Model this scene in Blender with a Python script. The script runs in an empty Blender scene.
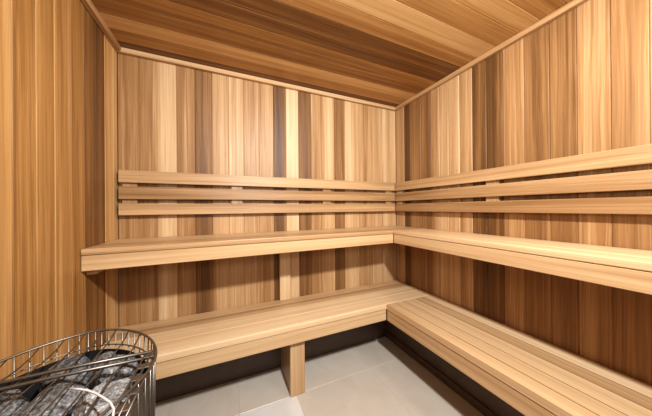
import bpy, bmesh, math, random
from mathutils import Vector, Matrix, noise

random.seed(11)
S = bpy.context.scene
COL = S.collection
E = 1.02                    # eye height above the floor; measures below are relative to the eye
W, H = 1.851, 0.8487       # room width, ceiling above the eye
DEPTH = 2.45                # room length towards the camera
EYE = Vector((-1.331695, -1.53, E))

# ------------------------------------------------------------------ materials
def nodes_of(name):
    m = bpy.data.materials.new(name); m.use_nodes = True
    nt = m.node_tree; nt.nodes.clear()
    out = nt.nodes.new('ShaderNodeOutputMaterial'); b = nt.nodes.new('ShaderNodeBsdfPrincipled')
    nt.links.new(b.outputs[0], out.inputs[0])
    return m, nt, b

def ramp(nt, stops):
    r = nt.nodes.new('ShaderNodeValToRGB'); e = r.color_ramp.elements
    while len(e) < len(stops): e.new(0.5)
    for el, (p, c) in zip(e, stops):
        el.position = p; el.color = (*c, 1)
    return r

def math_node(nt, op, a=None, b=None, c=None):
    n = nt.nodes.new('ShaderNodeMath'); n.operation = op
    for i, v in enumerate((a, b, c)):
        if v is None: continue
        if isinstance(v, (int, float)): n.inputs[i].default_value = v
        else: nt.links.new(v, n.inputs[i])
    return n.outputs[0]

def srgb(r, g, b):
    f = lambda c: (c / 255 / 12.92) if c / 255 <= 0.04045 else ((c / 255 + 0.055) / 1.055) ** 2.4
    return (f(r), f(g), f(b))

def wood(name, stops, fine=0.30, broad=0.34, rough=0.42, spec=0.4, bump=0.08):
    m, nt, b = nodes_of(name)
    at = nt.nodes.new('ShaderNodeAttribute'); at.attribute_name = 'grain'
    tn = nt.nodes.new('ShaderNodeAttribute'); tn.attribute_name = 'tone'
    # slow waver of the grain along each board
    wm = nt.nodes.new('ShaderNodeMapping'); wm.inputs['Scale'].default_value = (1.7, 9, 9)
    nt.links.new(at.outputs['Vector'], wm.inputs['Vector'])
    wn = nt.nodes.new('ShaderNodeTexNoise'); wn.inputs['Scale'].default_value = 1.0; wn.inputs['Detail'].default_value = 2.0
    nt.links.new(wm.outputs[0], wn.inputs['Vector'])
    cb = nt.nodes.new('ShaderNodeCombineXYZ')
    wv = math_node(nt, 'MULTIPLY', math_node(nt, 'SUBTRACT', wn.outputs['Fac'], 0.5), 0.020)
    nt.links.new(wv, cb.inputs[1]); nt.links.new(wv, cb.inputs[2])
    wa = nt.nodes.new('ShaderNodeVectorMath'); wa.operation = 'ADD'
    nt.links.new(at.outputs['Vector'], wa.inputs[0]); nt.links.new(cb.outputs[0], wa.inputs[1])
    def streak(scale, detail, rgh, dist):
        mp = nt.nodes.new('ShaderNodeMapping'); mp.inputs['Scale'].default_value = scale
        nt.links.new(wa.outputs[0], mp.inputs['Vector'])
        n = nt.nodes.new('ShaderNodeTexNoise'); n.inputs['Scale'].default_value = 1.0
        n.inputs['Detail'].default_value = detail; n.inputs['Roughness'].default_value = rgh
        n.inputs['Distortion'].default_value = dist
        nt.links.new(mp.outputs[0], n.inputs['Vector'])
        return n.outputs['Fac']
    f1 = streak((1.6, 190, 190), 4, 0.6, 0.2)
    f2 = streak((0.6, 42, 42), 4, 0.6, 0.5)
    f3 = streak((0.45, 13, 13), 2, 0.5, 0.3)
    a = math_node(nt, 'MULTIPLY_ADD', math_node(nt, 'SUBTRACT', f1, 0.5), fine, tn.outputs['Fac'])
    a = math_node(nt, 'MULTIPLY_ADD', math_node(nt, 'SUBTRACT', f2, 0.5), broad, a)
    a = math_node(nt, 'MULTIPLY_ADD', math_node(nt, 'SUBTRACT', f3, 0.5), broad * 0.9, a)
    cr = ramp(nt, stops); nt.links.new(a, cr.inputs[0])
    nt.links.new(cr.outputs[0], b.inputs['Base Color'])
    b.inputs['Roughness'].default_value = rough
    b.inputs['Specular IOR Level'].default_value = spec
    bp = nt.nodes.new('ShaderNodeBump'); bp.inputs['Strength'].default_value = bump; bp.inputs['Distance'].default_value = 0.002
    nt.links.new(f1, bp.inputs['Height']); nt.links.new(bp.outputs[0], b.inputs['Normal'])
    return m

CEDAR = [(0.0, srgb(66, 42, 24)), (0.3, srgb(140, 102, 64)), (0.55, srgb(188, 150, 108)), (0.8, srgb(216, 182, 140)), (1.0, srgb(230, 205, 170))]
CEDAR_WALL = [(0.0, srgb(58, 36, 18)), (0.3, srgb(110, 74, 40)), (0.55, srgb(154, 112, 70)), (0.8, srgb(192, 154, 111)), (1.0, srgb(212, 181, 143))]
M_WALL = wood('cedar_boards', CEDAR_WALL, fine=0.5, broad=0.55, rough=0.46, spec=0.3)
CEDAR_WARM_LIT = [(0.0, srgb(62, 37, 17)), (0.3, srgb(112, 73, 36)), (0.55, srgb(160, 114, 62)), (0.8, srgb(194, 150, 95)), (1.0, srgb(212, 176, 124))]  # same cedar made yellower, warm lamp light put into the colour
M_WARM_LIT = wood('warm_lit_cedar_boards', CEDAR_WARM_LIT, fine=0.5, broad=0.6, rough=0.46, spec=0.3)
M_BENCH = wood('planed_cedar', CEDAR, fine=0.32, broad=0.42, rough=0.42, spec=0.35, bump=0.05)

def plain(name, col, rough=0.5, metal=0.0, var=0.25, scale=30, spec=0.5):
    m, nt, b = nodes_of(name)
    tc = nt.nodes.new('ShaderNodeTexCoord')
    n = nt.nodes.new('ShaderNodeTexNoise'); n.inputs['Scale'].default_value = scale; n.inputs['Detail'].default_value = 5
    nt.links.new(tc.outputs['Object'], n.inputs['Vector'])
    cr = ramp(nt, [(0.3, tuple(c * (1 - var) for c in col)), (0.7, tuple(min(1, c * (1 + var)) for c in col))])
    nt.links.new(n.outputs['Fac'], cr.inputs[0]); nt.links.new(cr.outputs[0], b.inputs['Base Color'])
    b.inputs['Roughness'].default_value = rough; b.inputs['Metallic'].default_value = metal
    b.inputs['Specular IOR Level'].default_value = spec
    return m

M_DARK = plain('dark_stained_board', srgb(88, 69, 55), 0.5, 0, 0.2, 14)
M_STEEL = plain('brushed_steel', srgb(120, 110, 100), 0.42, 0.9, 0.15, 60)
M_CHROME = plain('polished_steel', srgb(236, 236, 240), 0.2, 0.5, 0.03, 20)
M_BLACK = plain('black_steel', srgb(26, 24, 24), 0.6, 0.3, 0.3, 20)  # near-black steel for the drum, liner and feet

def floor_material():
    m, nt, b = nodes_of('stone_tile')
    tn = nt.nodes.new('ShaderNodeAttribute'); tn.attribute_name = 'tone'
    tc = nt.nodes.new('ShaderNodeTexCoord')
    n = nt.nodes.new('ShaderNodeTexNoise'); n.inputs['Scale'].default_value = 7; n.inputs['Detail'].default_value = 6
    n.inputs['Roughness'].default_value = 0.6; n.inputs['Distortion'].default_value = 0.8
    nt.links.new(tc.outputs['Object'], n.inputs['Vector'])
    a = math_node(nt, 'MULTIPLY_ADD', math_node(nt, 'SUBTRACT', n.outputs['Fac'], 0.5), 0.35, tn.outputs['Fac'])
    cr = ramp(nt, [(0.0, srgb(120, 110, 100)), (0.5, srgb(196, 180, 163)), (0.75, srgb(208, 197, 184)), (1.0, srgb(224, 221, 217))])
    nt.links.new(a, cr.inputs[0]); nt.links.new(cr.outputs[0], b.inputs['Base Color'])
    b.inputs['Roughness'].default_value = 0.33; b.inputs['Specular IOR Level'].default_value = 0.45
    return m
M_FLOOR = floor_material()

def stone_material():
    m, nt, b = nodes_of('grey_stone')
    tn = nt.nodes.new('ShaderNodeAttribute'); tn.attribute_name = 'tone'
    tc = nt.nodes.new('ShaderNodeTexCoord')
    n = nt.nodes.new('ShaderNodeTexNoise'); n.inputs['Scale'].default_value = 45; n.inputs['Detail'].default_value = 8; n.inputs['Roughness'].default_value = 0.75
    v = nt.nodes.new('ShaderNodeTexNoise'); v.inputs['Scale'].default_value = 240; v.inputs['Detail'].default_value = 3
    for t in (n, v): nt.links.new(tc.outputs['Object'], t.inputs['Vector'])
    a = math_node(nt, 'MULTIPLY_ADD', math_node(nt, 'SUBTRACT', n.outputs['Fac'], 0.5), 2.0, tn.outputs['Fac'])
    a = math_node(nt, 'MULTIPLY_ADD', math_node(nt, 'SUBTRACT', v.outputs['Fac'], 0.5), 1.3, a)
    cr = ramp(nt, [(0.0, srgb(48, 46, 46)), (0.45, srgb(122, 116, 112)), (0.8, srgb(182, 178, 174)), (1.0, srgb(224, 222, 220))])
    nt.links.new(a, cr.inputs[0]); nt.links.new(cr.outputs[0], b.inputs['Base Color'])
    b.inputs['Roughness'].default_value = 0.75
    bp = nt.nodes.new('ShaderNodeBump'); bp.inputs['Strength'].default_value = 0.6; bp.inputs['Distance'].default_value = 0.004
    nt.links.new(n.outputs['Fac'], bp.inputs['Height']); nt.links.new(bp.outputs[0], b.inputs['Normal'])
    return m
M_STONE = stone_material()

# ------------------------------------------------------------------ mesh builder
class MB:
    """Collects solids; build() links them as ONE mesh object whose origin is at `origin`."""
    def __init__(self):
        self.v, self.f, self.g, self.t, self.sm = [], [], [], [], []
    def add(self, verts, faces, grain, tone, smooth=False):
        o = len(self.v)
        self.v += verts; self.g += grain; self.t += [tone] * len(verts)
        self.f += [[i + o for i in f] for f in faces]; self.sm += [smooth] * len(faces)
    def box(self, x0, x1, y0, y1, z0, z1, axis=0, tone=0.6, bevel=0.002, seg=1):
        """Board between eye-relative heights z0..z1, the grain running along `axis`."""
        bm = bmesh.new(); bmesh.ops.create_cube(bm, size=1)
        for v in bm.verts:
            v.co = Vector(((x0 + x1) / 2 + v.co.x * abs(x1 - x0), (y0 + y1) / 2 + v.co.y * abs(y1 - y0), E + (z0 + z1) / 2 + v.co.z * abs(z1 - z0)))
        if bevel > 0:
            bmesh.ops.bevel(bm, geom=bm.edges[:], offset=min(bevel, 0.45 * min(abs(x1 - x0), abs(y1 - y0), abs(z1 - z0))), segments=seg, affect='EDGES', profile=0.5)
        off = Vector((random.uniform(0, 40), random.uniform(0, 40), random.uniform(0, 40)))
        c = Vector(((x0 + x1) / 2, (y0 + y1) / 2, E + (z0 + z1) / 2))
        g = []
        for v in bm.verts:
            d = v.co - c; o = [d[i] for i in range(3) if i != axis]
            g.append(Vector((d[axis], o[0], o[1])) + off)
        self.add([v.co.copy() for v in bm.verts], [[v.index for v in f.verts] for f in (bm.verts.index_update() or bm.faces)], g, tone)
        bm.free()
    def tube(self, pts, r, n=6, closed=False, tone=0.5):
        """Round wire along eye-relative points."""
        P = [Vector((p[0], p[1], p[2] + E)) for p in pts]; N = len(P); rings = []
        up = Vector((0.13, 0.21, 1)).normalized()
        for i in range(N):
            a = P[(i - 1) % N] if closed or i else P[0]; b = P[(i + 1) % N] if closed or i < N - 1 else P[-1]
            t = (b - a).normalized(); s = t.cross(up)
            if s.length < 0.05: s = t.cross(Vector((1, 0.1, 0)))
            s.normalize(); u = s.cross(t).normalized()
            rings.append([P[i] + s * r * math.cos(2 * math.pi * k / n) + u * r * math.sin(2 * math.pi * k / n) for k in range(n)])
        vs = [v for rg in rings for v in rg]; fs = []
        for i in range(N if closed else N - 1):
            j = (i + 1) % N
            for k in range(n):
                l = (k + 1) % n; fs.append([i * n + k, i * n + l, j * n + l, j * n + k])
        if not closed: fs += [list(range(n))[::-1], [(N - 1) * n + k for k in range(n)]]
        self.add(vs, fs, [v.copy() for v in vs], tone, True)
    def skew(self, amount, ycut):
        # the front edge stands a little further out at the left end
        for v in self.v:
            if v.y < ycut: v.y -= amount * (-v.x / W)
        return self
    def build(self, name, mat, parent=None, origin=None):
        me = bpy.data.meshes.new(name)
        base = parent_loc(parent)
        o = Vector(origin) if origin is not None else (base if parent else Vector((0, 0, 0)))
        me.from_pydata([v - o for v in self.v], [], self.f); me.update()
        a = me.attributes.new('grain', 'FLOAT_VECTOR', 'POINT'); a.data.foreach_set('vector', [c for g in self.g for c in g])
        a = me.attributes.new('tone', 'FLOAT', 'POINT'); a.data.foreach_set('value', self.t)
        me.polygons.foreach_set('use_smooth', self.sm)
        me.materials.append(mat)
        ob = bpy.data.objects.new(name, me); COL.objects.link(ob)
        ob.location = o - base
        if parent: ob.parent = parent
        return ob

def parent_loc(p):
    l = Vector((0, 0, 0))
    while p: l += p.location; p = p.parent
    return l

def thing(name, label, cat, loc, group=None):
    o = bpy.data.objects.new(name, None); COL.objects.link(o); o.location = loc
    o.empty_display_size = 0.1
    o['label'] = label; o['category'] = cat
    if group: o['group'] = group
    return o

def structure(name, mb, mat):
    o = mb.build(name, mat); o['kind'] = 'structure'; return o

# ------------------------------------------------------------------ room shell
T = 0.02
def vboards(mb, axis, plane, outward, edges, tones, z0, z1):
    """Upright tongue-and-groove boards; edges along x (axis 0) or y (axis 1)."""
    for a, b, t in zip(edges[:-1], edges[1:], tones):
        p0, p1 = sorted((plane, plane + outward * T)); t = 0.55 + (t - 0.55) * 1.2
        if axis == 0: mb.box(min(a, b), max(a, b), p0, p1, z0, z1, 2, t, 0.003)
        else: mb.box(p0, p1, min(a, b), max(a, b), z0, z1, 2, t, 0.003)

# back wall, left to right
be = [-W, -1.761, -1.680, -1.589, -1.496, -1.407, -1.314, -1.226, -1.132, -1.038, -0.952, -0.864, -0.770, -0.688, -0.583, -0.497, -0.372, -0.244, -0.139, 0.0]
bt = [0.58, 0.60, 0.78, 0.56, 0.38, 0.66, 0.70, 0.66, 0.62, 0.36, 0.82, 0.38, 0.62, 0.72, 0.42, 0.74, 0.64, 0.70, 0.78]
mb = MB(); vboards(mb, 0, 0.0, 1, be, bt, -E, H); structure('wall_back', mb, M_WALL)
# right wall, from the back corner
ry = [0.0, -0.098, -0.164, -0.27, -0.363, -0.43, -0.498, -0.575, -0.655, -0.735, -0.819, -0.910, -1.005, -1.092, -1.182, -1.268]
rt_ = [0.70, 0.30, 0.50, 0.46, 0.68, 0.72, 0.74, 0.66, 0.34, 0.33, 0.58, 0.46, 0.44, 0.54, 0.54]
while ry[-1] > -DEPTH + 0.05: ry.append(ry[-1] - 0.09); rt_.append(random.uniform(0.4, 0.85))
ry[-1] = -DEPTH
mb = MB(); vboards(mb, 1, 0.0, 1, ry, rt_, -E, H); structure('wall_right', mb, M_WALL)
# left wall
ly = [0.0, -0.050, -0.136, -0.219, -0.305, -0.390, -0.478, -0.558, -0.643, -0.730]
lt = [0.78, 0.78, 0.36, 0.38, 0.54, 0.62, 0.54, 0.50, 0.66]
while ly[-1] > -DEPTH + 0.05: ly.append(ly[-1] - 0.0865); lt.append(random.uniform(0.5, 0.75))
ly[-1] = -DEPTH
mb = MB(); vboards(mb, 1, -W, -1, ly, lt, -E, H); structure('wall_left', mb, M_WARM_LIT)
# front wall behind the camera
fx = [-W + 0.0878 * i for i in range(21)] + [0.0]
mb = MB(); vboards(mb, 0, -DEPTH, -1, fx, [random.uniform(0.0, 0.3) for _ in fx], -E, H); structure('wall_front', mb, M_WALL)
# ceiling boards run from side to side
cy = [0.0, -0.070, -0.160, -0.250, -0.340, -0.430, -0.515, -0.605, -0.698, -0.800, -0.897, -0.984, -1.072]
ct = [0.34, 0.62, 0.80, 0.50, 0.54, 0.34, 0.36, 0.58, 0.86, 0.62, 0.78, 0.52]
while cy[-1] > -DEPTH + 0.05: cy.append(cy[-1] - 0.09); ct.append(random.uniform(0.35, 0.65))
cy[-1] = -DEPTH
mb = MB()
for a, b, t in zip(cy[:-1], cy[1:], ct): mb.box(-W - T, T, b, a, H, H + T, 0, 0.56 + (t - 0.55) * 1.3, 0.003)
structure('ceiling', mb, M_WARM_LIT)
# floor of stone tiles with thin joints
mb = MB()
gx = [-W - T, -1.60, -1.275, -0.985, -0.50, T]; gy = [T, -0.323, -0.90, -1.50, -2.0, -DEPTH - T]
for i in range(5):
    for j in range(5):
        pale = (i == 2 and j == 1)
        mb.box(gx[i] + 0.0008, gx[i + 1] - 0.0008, gy[j + 1] + 0.0008, gy[j] - 0.0008, -E - 0.03, -E, 0, 0.86 if pale else 0.56 + random.uniform(-0.03, 0.03), 0.001)
mb.box(-W - T, T, -DEPTH - T, T, -E - 0.05, -E - 0.0012, 0, 0.45, 0)
structure('floor', mb, M_FLOOR)
# ceiling trim
c = 0.026
mb = MB(); mb.box(-W, 0, -c, 0, H - c, H, 0, 0.72, 0.004); structure('trim_1', mb, M_WALL)
mb = MB(); mb.box(-c, 0, -DEPTH, -c, H - c, H, 1, 0.76, 0.004); structure('trim_2', mb, M_WALL)
mb = MB(); mb.box(-W, -W + c, -DEPTH, -c, H - c, H, 1, 0.62, 0.004); structure('trim_3', mb, M_WALL)
# dark base boards under the lower benches
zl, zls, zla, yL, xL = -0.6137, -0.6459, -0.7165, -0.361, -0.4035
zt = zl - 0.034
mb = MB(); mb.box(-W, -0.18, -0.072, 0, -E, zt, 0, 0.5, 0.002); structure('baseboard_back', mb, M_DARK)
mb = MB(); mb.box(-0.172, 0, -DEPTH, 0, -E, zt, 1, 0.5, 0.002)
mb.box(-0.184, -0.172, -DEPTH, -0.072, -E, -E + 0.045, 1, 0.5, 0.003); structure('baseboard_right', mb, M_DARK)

# ------------------------------------------------------------------ benches
zu, zus, zua, yU, xU = -0.1527, -0.1781, -0.2398, -0.2964, -0.2917
LEGX0, LEGX1 = -1.020, -0.938

def seat_x(x0, x1, ys, z1, th, tones, parent, gap=0.0012, bevel=0.003, sk=0.0):
    mb = MB()
    for a, b, t in zip(ys[:-1], ys[1:], tones): mb.box(x0, x1, b + gap, a - gap, z1 - th, z1, 0, t, bevel, 2)
    mb.skew(sk, ys[-2] - 0.01)
    return mb.build('seat', M_BENCH, parent)
def seat_y(y0, y1, xs, z1, th, tones, parent, gap=0.002, bevel=0.003):
    mb = MB()
    for a, b, t in zip(xs[:-1], xs[1:], tones): mb.box(b + gap, a - gap, y0, y1, z1 - th, z1, 1, t, bevel, 2)
    for a in xs[1:-1]: mb.box(a - gap, a + gap, y0, y1, z1 - th, z1 - 0.0012, 1, -0.6, 0)   # dark strips painting in the shade of the gaps between boards
    return mb.build('seat', M_BENCH, parent)
def one(name, mat, parent, *a, sk=0.0, **k):
    mb = MB(); mb.box(*a, **k); mb.skew(sk, 0); return mb.build(name, mat, parent)

# upper bench on the back wall
t = thing('sauna_bench', 'upper cedar bench fixed along the back wall under its slatted backrest', 'bench', (-W / 2, -0.15, E + zua))
seat_x(-W + 0.002, -0.002, [-0.002, -0.10, -0.198, yU], zu, 0.0245, [0.62, 0.60, 0.44], t, sk=0.048)
one('apron', M_BENCH, t, -W + 0.002, xU + 0.004, yU + 0.004, yU + 0.026, zua, zus - 0.001, 0, 0.62, 0.002, sk=0.048)
one('support_post', M_BENCH, t, -1.008, -0.936, -0.032, -0.002, zl + 0.001, zus - 0.001, 2, 0.74, 0.003)
one('cleat', M_BENCH, t, -W + 0.001, -W + 0.035, yU - 0.008, -0.004, zua - 0.022, zus - 0.001, 1, 0.6, 0.002)
# upper bench on the right wall
t = thing('sauna_bench', 'upper cedar bench fixed along the right wall under its slatted backrest', 'bench', (-0.15, -1.3, E + zua))
ye = -DEPTH + 0.004
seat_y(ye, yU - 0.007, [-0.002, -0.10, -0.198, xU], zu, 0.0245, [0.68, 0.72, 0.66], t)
one('apron', M_BENCH, t, xU + 0.004, xU + 0.026, ye, yU - 0.007, zua, zus - 0.001, 1, 0.58, 0.002)
one('support_post', M_BENCH, t, -0.032, -0.002, -1.99, -1.918, zl + 0.001, zus - 0.001, 2, 0.6, 0.003)
one('cleat', M_BENCH, t, -0.037, -0.003, ye, yU - 0.008, zua - 0.0, zus - 0.001, 1, 0.4, 0.002)
# lower bench along the back wall
t = thing('sauna_bench', 'lower cedar bench along the back wall standing on one post over the tiles', 'bench', (-W / 2, -0.18, E + zla))
seat_x(-W + 0.002, -0.002, [-0.002, -0.080, -0.156, -0.258, yL], zl, 0.0315, [0.58, 0.50, 0.76, 0.80], t, 0.0006, 0.004, sk=0.015)
one('apron', M_BENCH, t, -W + 0.002, xL + 0.004, yL + 0.005, yL + 0.0275, zla, zls - 0.001, 0, 0.66, 0.002, sk=0.015)
leg = MB(); leg.box(LEGX0, LEGX1, yL + 0.0285, yL + 0.066, -E + 0.001, zls - 0.002, 2, 0.60, 0.003)
leg = leg.build('leg', M_BENCH, t)
one('side_panel', M_BENCH, leg, LEGX0 + 0.004, LEGX1 - 0.004, yL + 0.0662, -0.074, -E + 0.001, zls - 0.002, 2, 0.45, 0.002)
# lower bench along the right wall
t = thing('sauna_bench', 'lower cedar bench of five boards along the right wall nearest the camera', 'bench', (-0.2, -1.3, E + zla))
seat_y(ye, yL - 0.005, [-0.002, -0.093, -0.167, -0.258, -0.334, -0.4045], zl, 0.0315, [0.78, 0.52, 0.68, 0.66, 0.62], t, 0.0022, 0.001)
one('apron', M_BENCH, t, xL + 0.004, xL + 0.028, ye, yL - 0.005, zla, zls - 0.001, 1, 0.54, 0.002)

# ------------------------------------------------------------------ backrests
SL = [(0.141, 0.206), (0.055, 0.121), (-0.029, 0.032)]
t = thing('slatted_backrest', 'backrest of three cedar slats on the back wall above the upper bench', 'backrest', (-W / 2, -0.03, E - 0.03))
for (a, b), tn in zip(SL, (0.48, 0.36, 0.48)):
    one('slat', M_BENCH, t, -1.836, -0.052, -0.043, -0.025, a, b, axis=0, tone=tn, bevel=0.003, seg=2)
for x in (-1.795, -1.27, -0.66, -0.10):
    one('spacer', M_BENCH, t, x - 0.032, x + 0.032, -0.0245, -0.001, -0.027, 0.19, axis=2, tone=0.36, bevel=0.002)
t = thing('slatted_backrest', 'backrest of three cedar slats on the right wall above the upper bench', 'backrest', (-0.03, -1.2, E - 0.03))
for (a, b), tn in zip(SL, (0.48, 0.42, 0.38)):
    one('slat', M_BENCH, t, -0.043, -0.025, ye, -0.004, a, b, axis=1, tone=tn, bevel=0.003, seg=2)
for y in (-0.06, -0.775, -1.55, -2.25):
    one('spacer', M_BENCH, t, -0.0245, -0.001, y - 0.032, y + 0.032, -0.027, 0.19, axis=2, tone=0.5, bevel=0.002)

# ------------------------------------------------------------------ heater
HC = (-1.628, -0.985); AX, AY = 0.164, 0.196; ZR = -0.300
def rim(k, n, sx=1.0, z=ZR):
    a = 2 * math.pi * k / n; cs, sn = math.cos(a), math.sin(a); p = 2 / 1.75
    return (HC[0] + AX * sx * math.copysign(abs(cs) ** p, cs), HC[1] + AY * sx * math.copysign(abs(sn) ** p, sn), z)
def edge_y(x, sx=1.0):
    u = min(1, abs(x - HC[0]) / (AX * sx)); return AY * sx * (1 - u ** 1.75) ** (1 / 1.75)
heater = thing('sauna_heater', 'steel wire basket heater full of stones in the left corner by the bench', 'heater', (HC[0], HC[1], 0))
mb = MB()
n = 60
for k in range(n):
    mb.tube([rim(k, n, 1.0, ZR), rim(k, n, 0.985, -0.42), rim(k, n, 0.94, -0.62), rim(k, n, 0.90, -0.95)], 0.0014, 5)
cage = mb.build('wire_cage', M_STEEL, heater)
for sx, z, r in ((1.005, ZR + 0.001, 0.0024), (0.99, ZR - 0.034, 0.0014), (0.98, -0.44, 0.0022), (0.945, -0.60, 0.0022), (0.92, -0.78, 0.0022), (0.90, -0.95, 0.003)):
    mb = MB(); mb.tube([rim(k, 96, sx, z) for k in range(96)], r, 6, True)
    mb.build('rim_ring' if z > -0.31 else 'hoop', M_STEEL, heater)
# grid wires laid over the stones, back to front
mb = MB()
x = HC[0] - 0.140
while x < HC[0] + 0.125:
    e = edge_y(x)
    yb, yf = HC[1] + e, HC[1] - e
    pts = [(x, yb, ZR), (x, yb - 0.022, ZR - 0.007), (x, yb - 0.05, ZR - 0.010)]
    pts = [p for p in pts if p[1] > -0.925] + [(x, -0.93, ZR - 0.010), (x, -1.0, ZR - 0.004), (x, yf + 0.02, ZR - 0.003), (x, yf, ZR)]
    mb.tube(pts, 0.0015, 5); x += 0.0305
mb.build('grid_wires', M_STEEL, heater)
for y, z in ((-0.935, ZR - 0.0035), (-0.953, ZR - 0.0055)):
    e = 0.151
    mb = MB(); mb.tube([(HC[0] - e, y, z), (HC[0], y + 0.003, z + 0.001), (HC[0] + e, y, z)], 0.0032, 6); mb.build('crossbar', M_STEEL, heater)
# slotted strip along the right side of the rim: rails joined by rungs
mb = MB()
xa, xb = -1.488, -1.468
for xx in (xa, (xa + xb) / 2, xb): mb.tube([(xx, -0.945, ZR - 0.003), (xx, -1.12, ZR - 0.003)], 0.0019, 6)
y = -0.95
while y > -1.12:
    mb.box(xa, xb, y - 0.0075, y + 0.0075, ZR - 0.0048, ZR - 0.0015, 0, 0.5, 0.001); y -= 0.0345
mb.build('slotted_strip', M_STEEL, heater)
# steel sheet closing the right side below the strip
mb = MB(); m_ = 96
ks = [k for k in range(-20, 7)]
top = [rim(k, m_, 0.975, ZR - 0.012) for k in ks]; bot = [rim(k, m_, 0.895, -0.945) for k in ks]
vs = [Vector((p[0], p[1], p[2] + E)) for p in top + bot]; q = len(ks)
mb.add(vs, [[i, i + 1, q + i + 1, q + i] for i in range(q - 1)], [v.copy() for v in vs], 0.5, True)
mb.build('side_sheet', M_STEEL, heater)
# curved polished handle
mb = MB(); arc = [(-1.571, -1.013), (-1.556, -1.021), (-1.541, -1.031), (-1.525, -1.045), (-1.509, -1.062), (-1.496, -1.077), (-1.486, -1.094), (-1.481, -1.112), (-1.484, -1.13), (-1.496, -1.145)]
arc = [(x, y, ZR + 0.004) for x, y in arc]
mb.tube(arc, 0.0017, 6); mb.build('wire_handle', M_CHROME, heater)
# inner drum, base plate and feet
mb = MB()
ring0 = [rim(k, 48, 0.90, -0.405) for k in range(48)]; ring1 = [rim(k, 48, 0.87, -0.955) for k in range(48)]
vs = [Vector((p[0], p[1], p[2] + E)) for p in ring0 + ring1]
fs = [[k, (k + 1) % 48, 48 + (k + 1) % 48, 48 + k] for k in range(48)] + [list(range(48)), list(range(48, 96))[::-1]]
mb.add(vs, fs, [v.copy() for v in vs], 0.5); mb.build('inner_drum', M_BLACK, heater)
lip0 = [rim(k, 48, 0.93, -0.338) for k in range(48)]; lip1 = [rim(k, 48, 0.915, -0.43) for k in range(48)]
mb = MB(); vs = [Vector((p[0], p[1], p[2] + E)) for p in lip0 + lip1]
mb.add(vs, fs[:48], [v.copy() for v in vs], 0.5); mb.build('inner_liner', M_BLACK, heater)
mb = MB()
ring0 = [rim(k, 48, 0.92, -0.953) for k in range(48)]; ring1 = [rim(k, 48, 0.92, -0.975) for k in range(48)]
vs = [Vector((p[0], p[1], p[2] + E)) for p in ring0 + ring1]
mb.add(vs, fs, [v.copy() for v in vs], 0.5); mb.build('base_plate', M_STEEL, heater)
for dx in (-0.09, 0.09):
    for dy in (-0.11, 0.11):
        one('foot', M_BLACK, heater, HC[0] + dx - 0.015, HC[0] + dx + 0.015, HC[1] + dy - 0.015, HC[1] + dy + 0.015, -E, -0.974, 2, 0.5, 0.003)

# ------------------------------------------------------------------ heater stones, each one a thing
def stone(label, x, y, z, r, tone, seed, flat=0.8):
    bm = bmesh.new(); bmesh.ops.create_icosphere(bm, subdivisions=4, radius=1)
    rnd = random.Random(seed)
    sc = Vector((r * rnd.uniform(0.92, 1.1), r * rnd.uniform(0.86, 1.04), r * flat))
    cuts = [(Vector((rnd.gauss(0, 1), rnd.gauss(0, 1), rnd.gauss(0, 0.8))).normalized(), rnd.uniform(0.62, 0.86)) for _ in range(11)]
    rot = Matrix.Rotation(rnd.uniform(0, 6.28), 3, 'Z') @ Matrix.Rotation(rnd.uniform(-0.3, 0.3), 3, 'X')
    for v in bm.verts:
        p = v.co.copy()
        for nrm, d in cuts:
            k = p.dot(nrm)
            if k > d: p -= nrm * (k - d) * 0.92
        q = v.co * 2.2 + Vector((seed * 3.1, 0, 0))
        p *= 1 + 0.10 * noise.noise(q) + 0.05 * noise.noise(q * 3)
        v.co = rot @ Vector((p.x * sc.x, p.y * sc.y, p.z * sc.z))
    me = bpy.data.meshes.new('heater_stone'); bm.to_mesh(me); bm.free()
    a = me.attributes.new('tone', 'FLOAT', 'POINT'); a.data.foreach_set('value', [tone - 0.26] * len(me.vertices))
    me.materials.append(M_STONE)
    o = bpy.data.objects.new('heater_stone', me); COL.objects.link(o); o.location = (x, y, z + E)
    o['label'] = label; o['category'] = 'stone'; o['group'] = 'stones in the wire heater basket'
    return o
ST = [
 ('large pale grey stone against the slotted strip on the basket right side', -1.527, -1.005, -0.356, 0.054, 0.68),
 ('stone at the far right curve of the basket, behind the crossbar', -1.558, -0.900, -0.352, 0.045, 0.50),
 ('stone in the middle of the far rim of the basket', -1.636, -0.872, -0.352, 0.044, 0.40),
 ('stone at the far left of the basket near the wall', -1.705, -0.925, -0.362, 0.041, 0.40),
 ('brownish grey stone under the middle of the crossbar', -1.617, -0.962, -0.356, 0.048, 0.52),
 ('stone at the left end of the crossbar beside the wall', -1.712, -0.998, -0.360, 0.044, 0.44),
 ('stone just left of the curved polished handle', -1.620, -1.050, -0.354, 0.046, 0.56),
 ('stone under the curved polished handle', -1.566, -1.088, -0.362, 0.034, 0.60),
 ('stone at the front left of the basket, nearest the wall', -1.695, -1.072, -0.360, 0.042, 0.48),
 ('small dark stone between the pale large stone and the right rim', -1.512, -0.940, -0.366, 0.025, 0.30),
 ('small stone tucked against the far rim behind two bigger stones', -1.592, -0.846, -0.354, 0.029, 0.46),
 ('small stone beside the wall under the left grid wires', -1.733, -1.040, -0.378, 0.024, 0.36),
 ('stone at the very front of the basket', -1.630, -1.128, -0.362, 0.036, 0.5),
]
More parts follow.
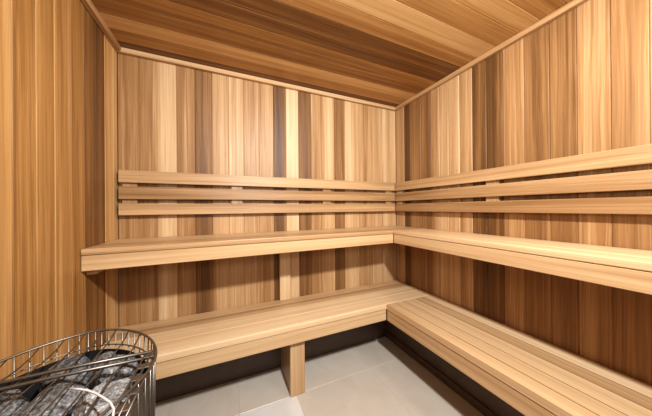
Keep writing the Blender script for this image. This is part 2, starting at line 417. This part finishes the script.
for i, s in enumerate(ST): stone(*s, seed=i + 3)

# ------------------------------------------------------------------ light
def area(name, loc, target, size, power, col):
    l = bpy.data.lights.new(name, 'AREA'); l.shape = 'DISK'; l.size = size; l.energy = power; l.color = col
    o = bpy.data.objects.new(name, l); COL.objects.link(o); o.location = loc
    o.rotation_euler = (Vector(target) - Vector(loc)).to_track_quat('-Z', 'Y').to_euler()
    return o
area('bounce_light', (-0.22, -1.58, E + 0.74), (-0.6, -0.4, E - 0.5), 0.16, 4.6, (0.92, 0.97, 1.0))
area('room_lamp', (-0.99, -1.68, E + 0.79), (-0.85, -0.5, E - 0.5), 0.10, 50, (0.90, 0.97, 1.0))
area('ceiling_fill_light', (-1.1, -1.75, E + 0.25), (-0.9, -1.0, E + 0.85), 0.4, 11, (0.92, 0.97, 1.0))  # added upward fill that brightens the ceiling, no fixture here
w = bpy.data.worlds.new('room_air'); S.world = w; w.use_nodes = True
w.node_tree.nodes['Background'].inputs[0].default_value = (0.9, 0.95, 1.0, 1); w.node_tree.nodes['Background'].inputs[1].default_value = 0.03

# ------------------------------------------------------------------ camera
yaw, pitch, roll = math.radians(23.793), math.radians(0.0761), math.radians(-0.4266)
f = Vector((math.sin(yaw) * math.cos(pitch), math.cos(yaw) * math.cos(pitch), math.sin(pitch)))
r = Vector((math.cos(yaw), -math.sin(yaw), 0)); u = r.cross(f)
r, u = r * math.cos(roll) + u * math.sin(roll), u * math.cos(roll) - r * math.sin(roll)
cam = bpy.data.cameras.new('camera'); co = bpy.data.objects.new('camera', cam); COL.objects.link(co)
cam.sensor_width = 36; cam.lens = 226.6183 / 652 * 36; cam.clip_start = 0.02
mw = Matrix((( r.x, u.x, -f.x, EYE.x), (r.y, u.y, -f.y, EYE.y), (r.z, u.z, -f.z, EYE.z), (0, 0, 0, 1)))
co.matrix_world = mw
S.camera = co
S.view_settings.view_transform = 'Standard'
S.view_settings.look = 'None'
S.view_settings.exposure = 0.03
S.view_settings.gamma = 0.92
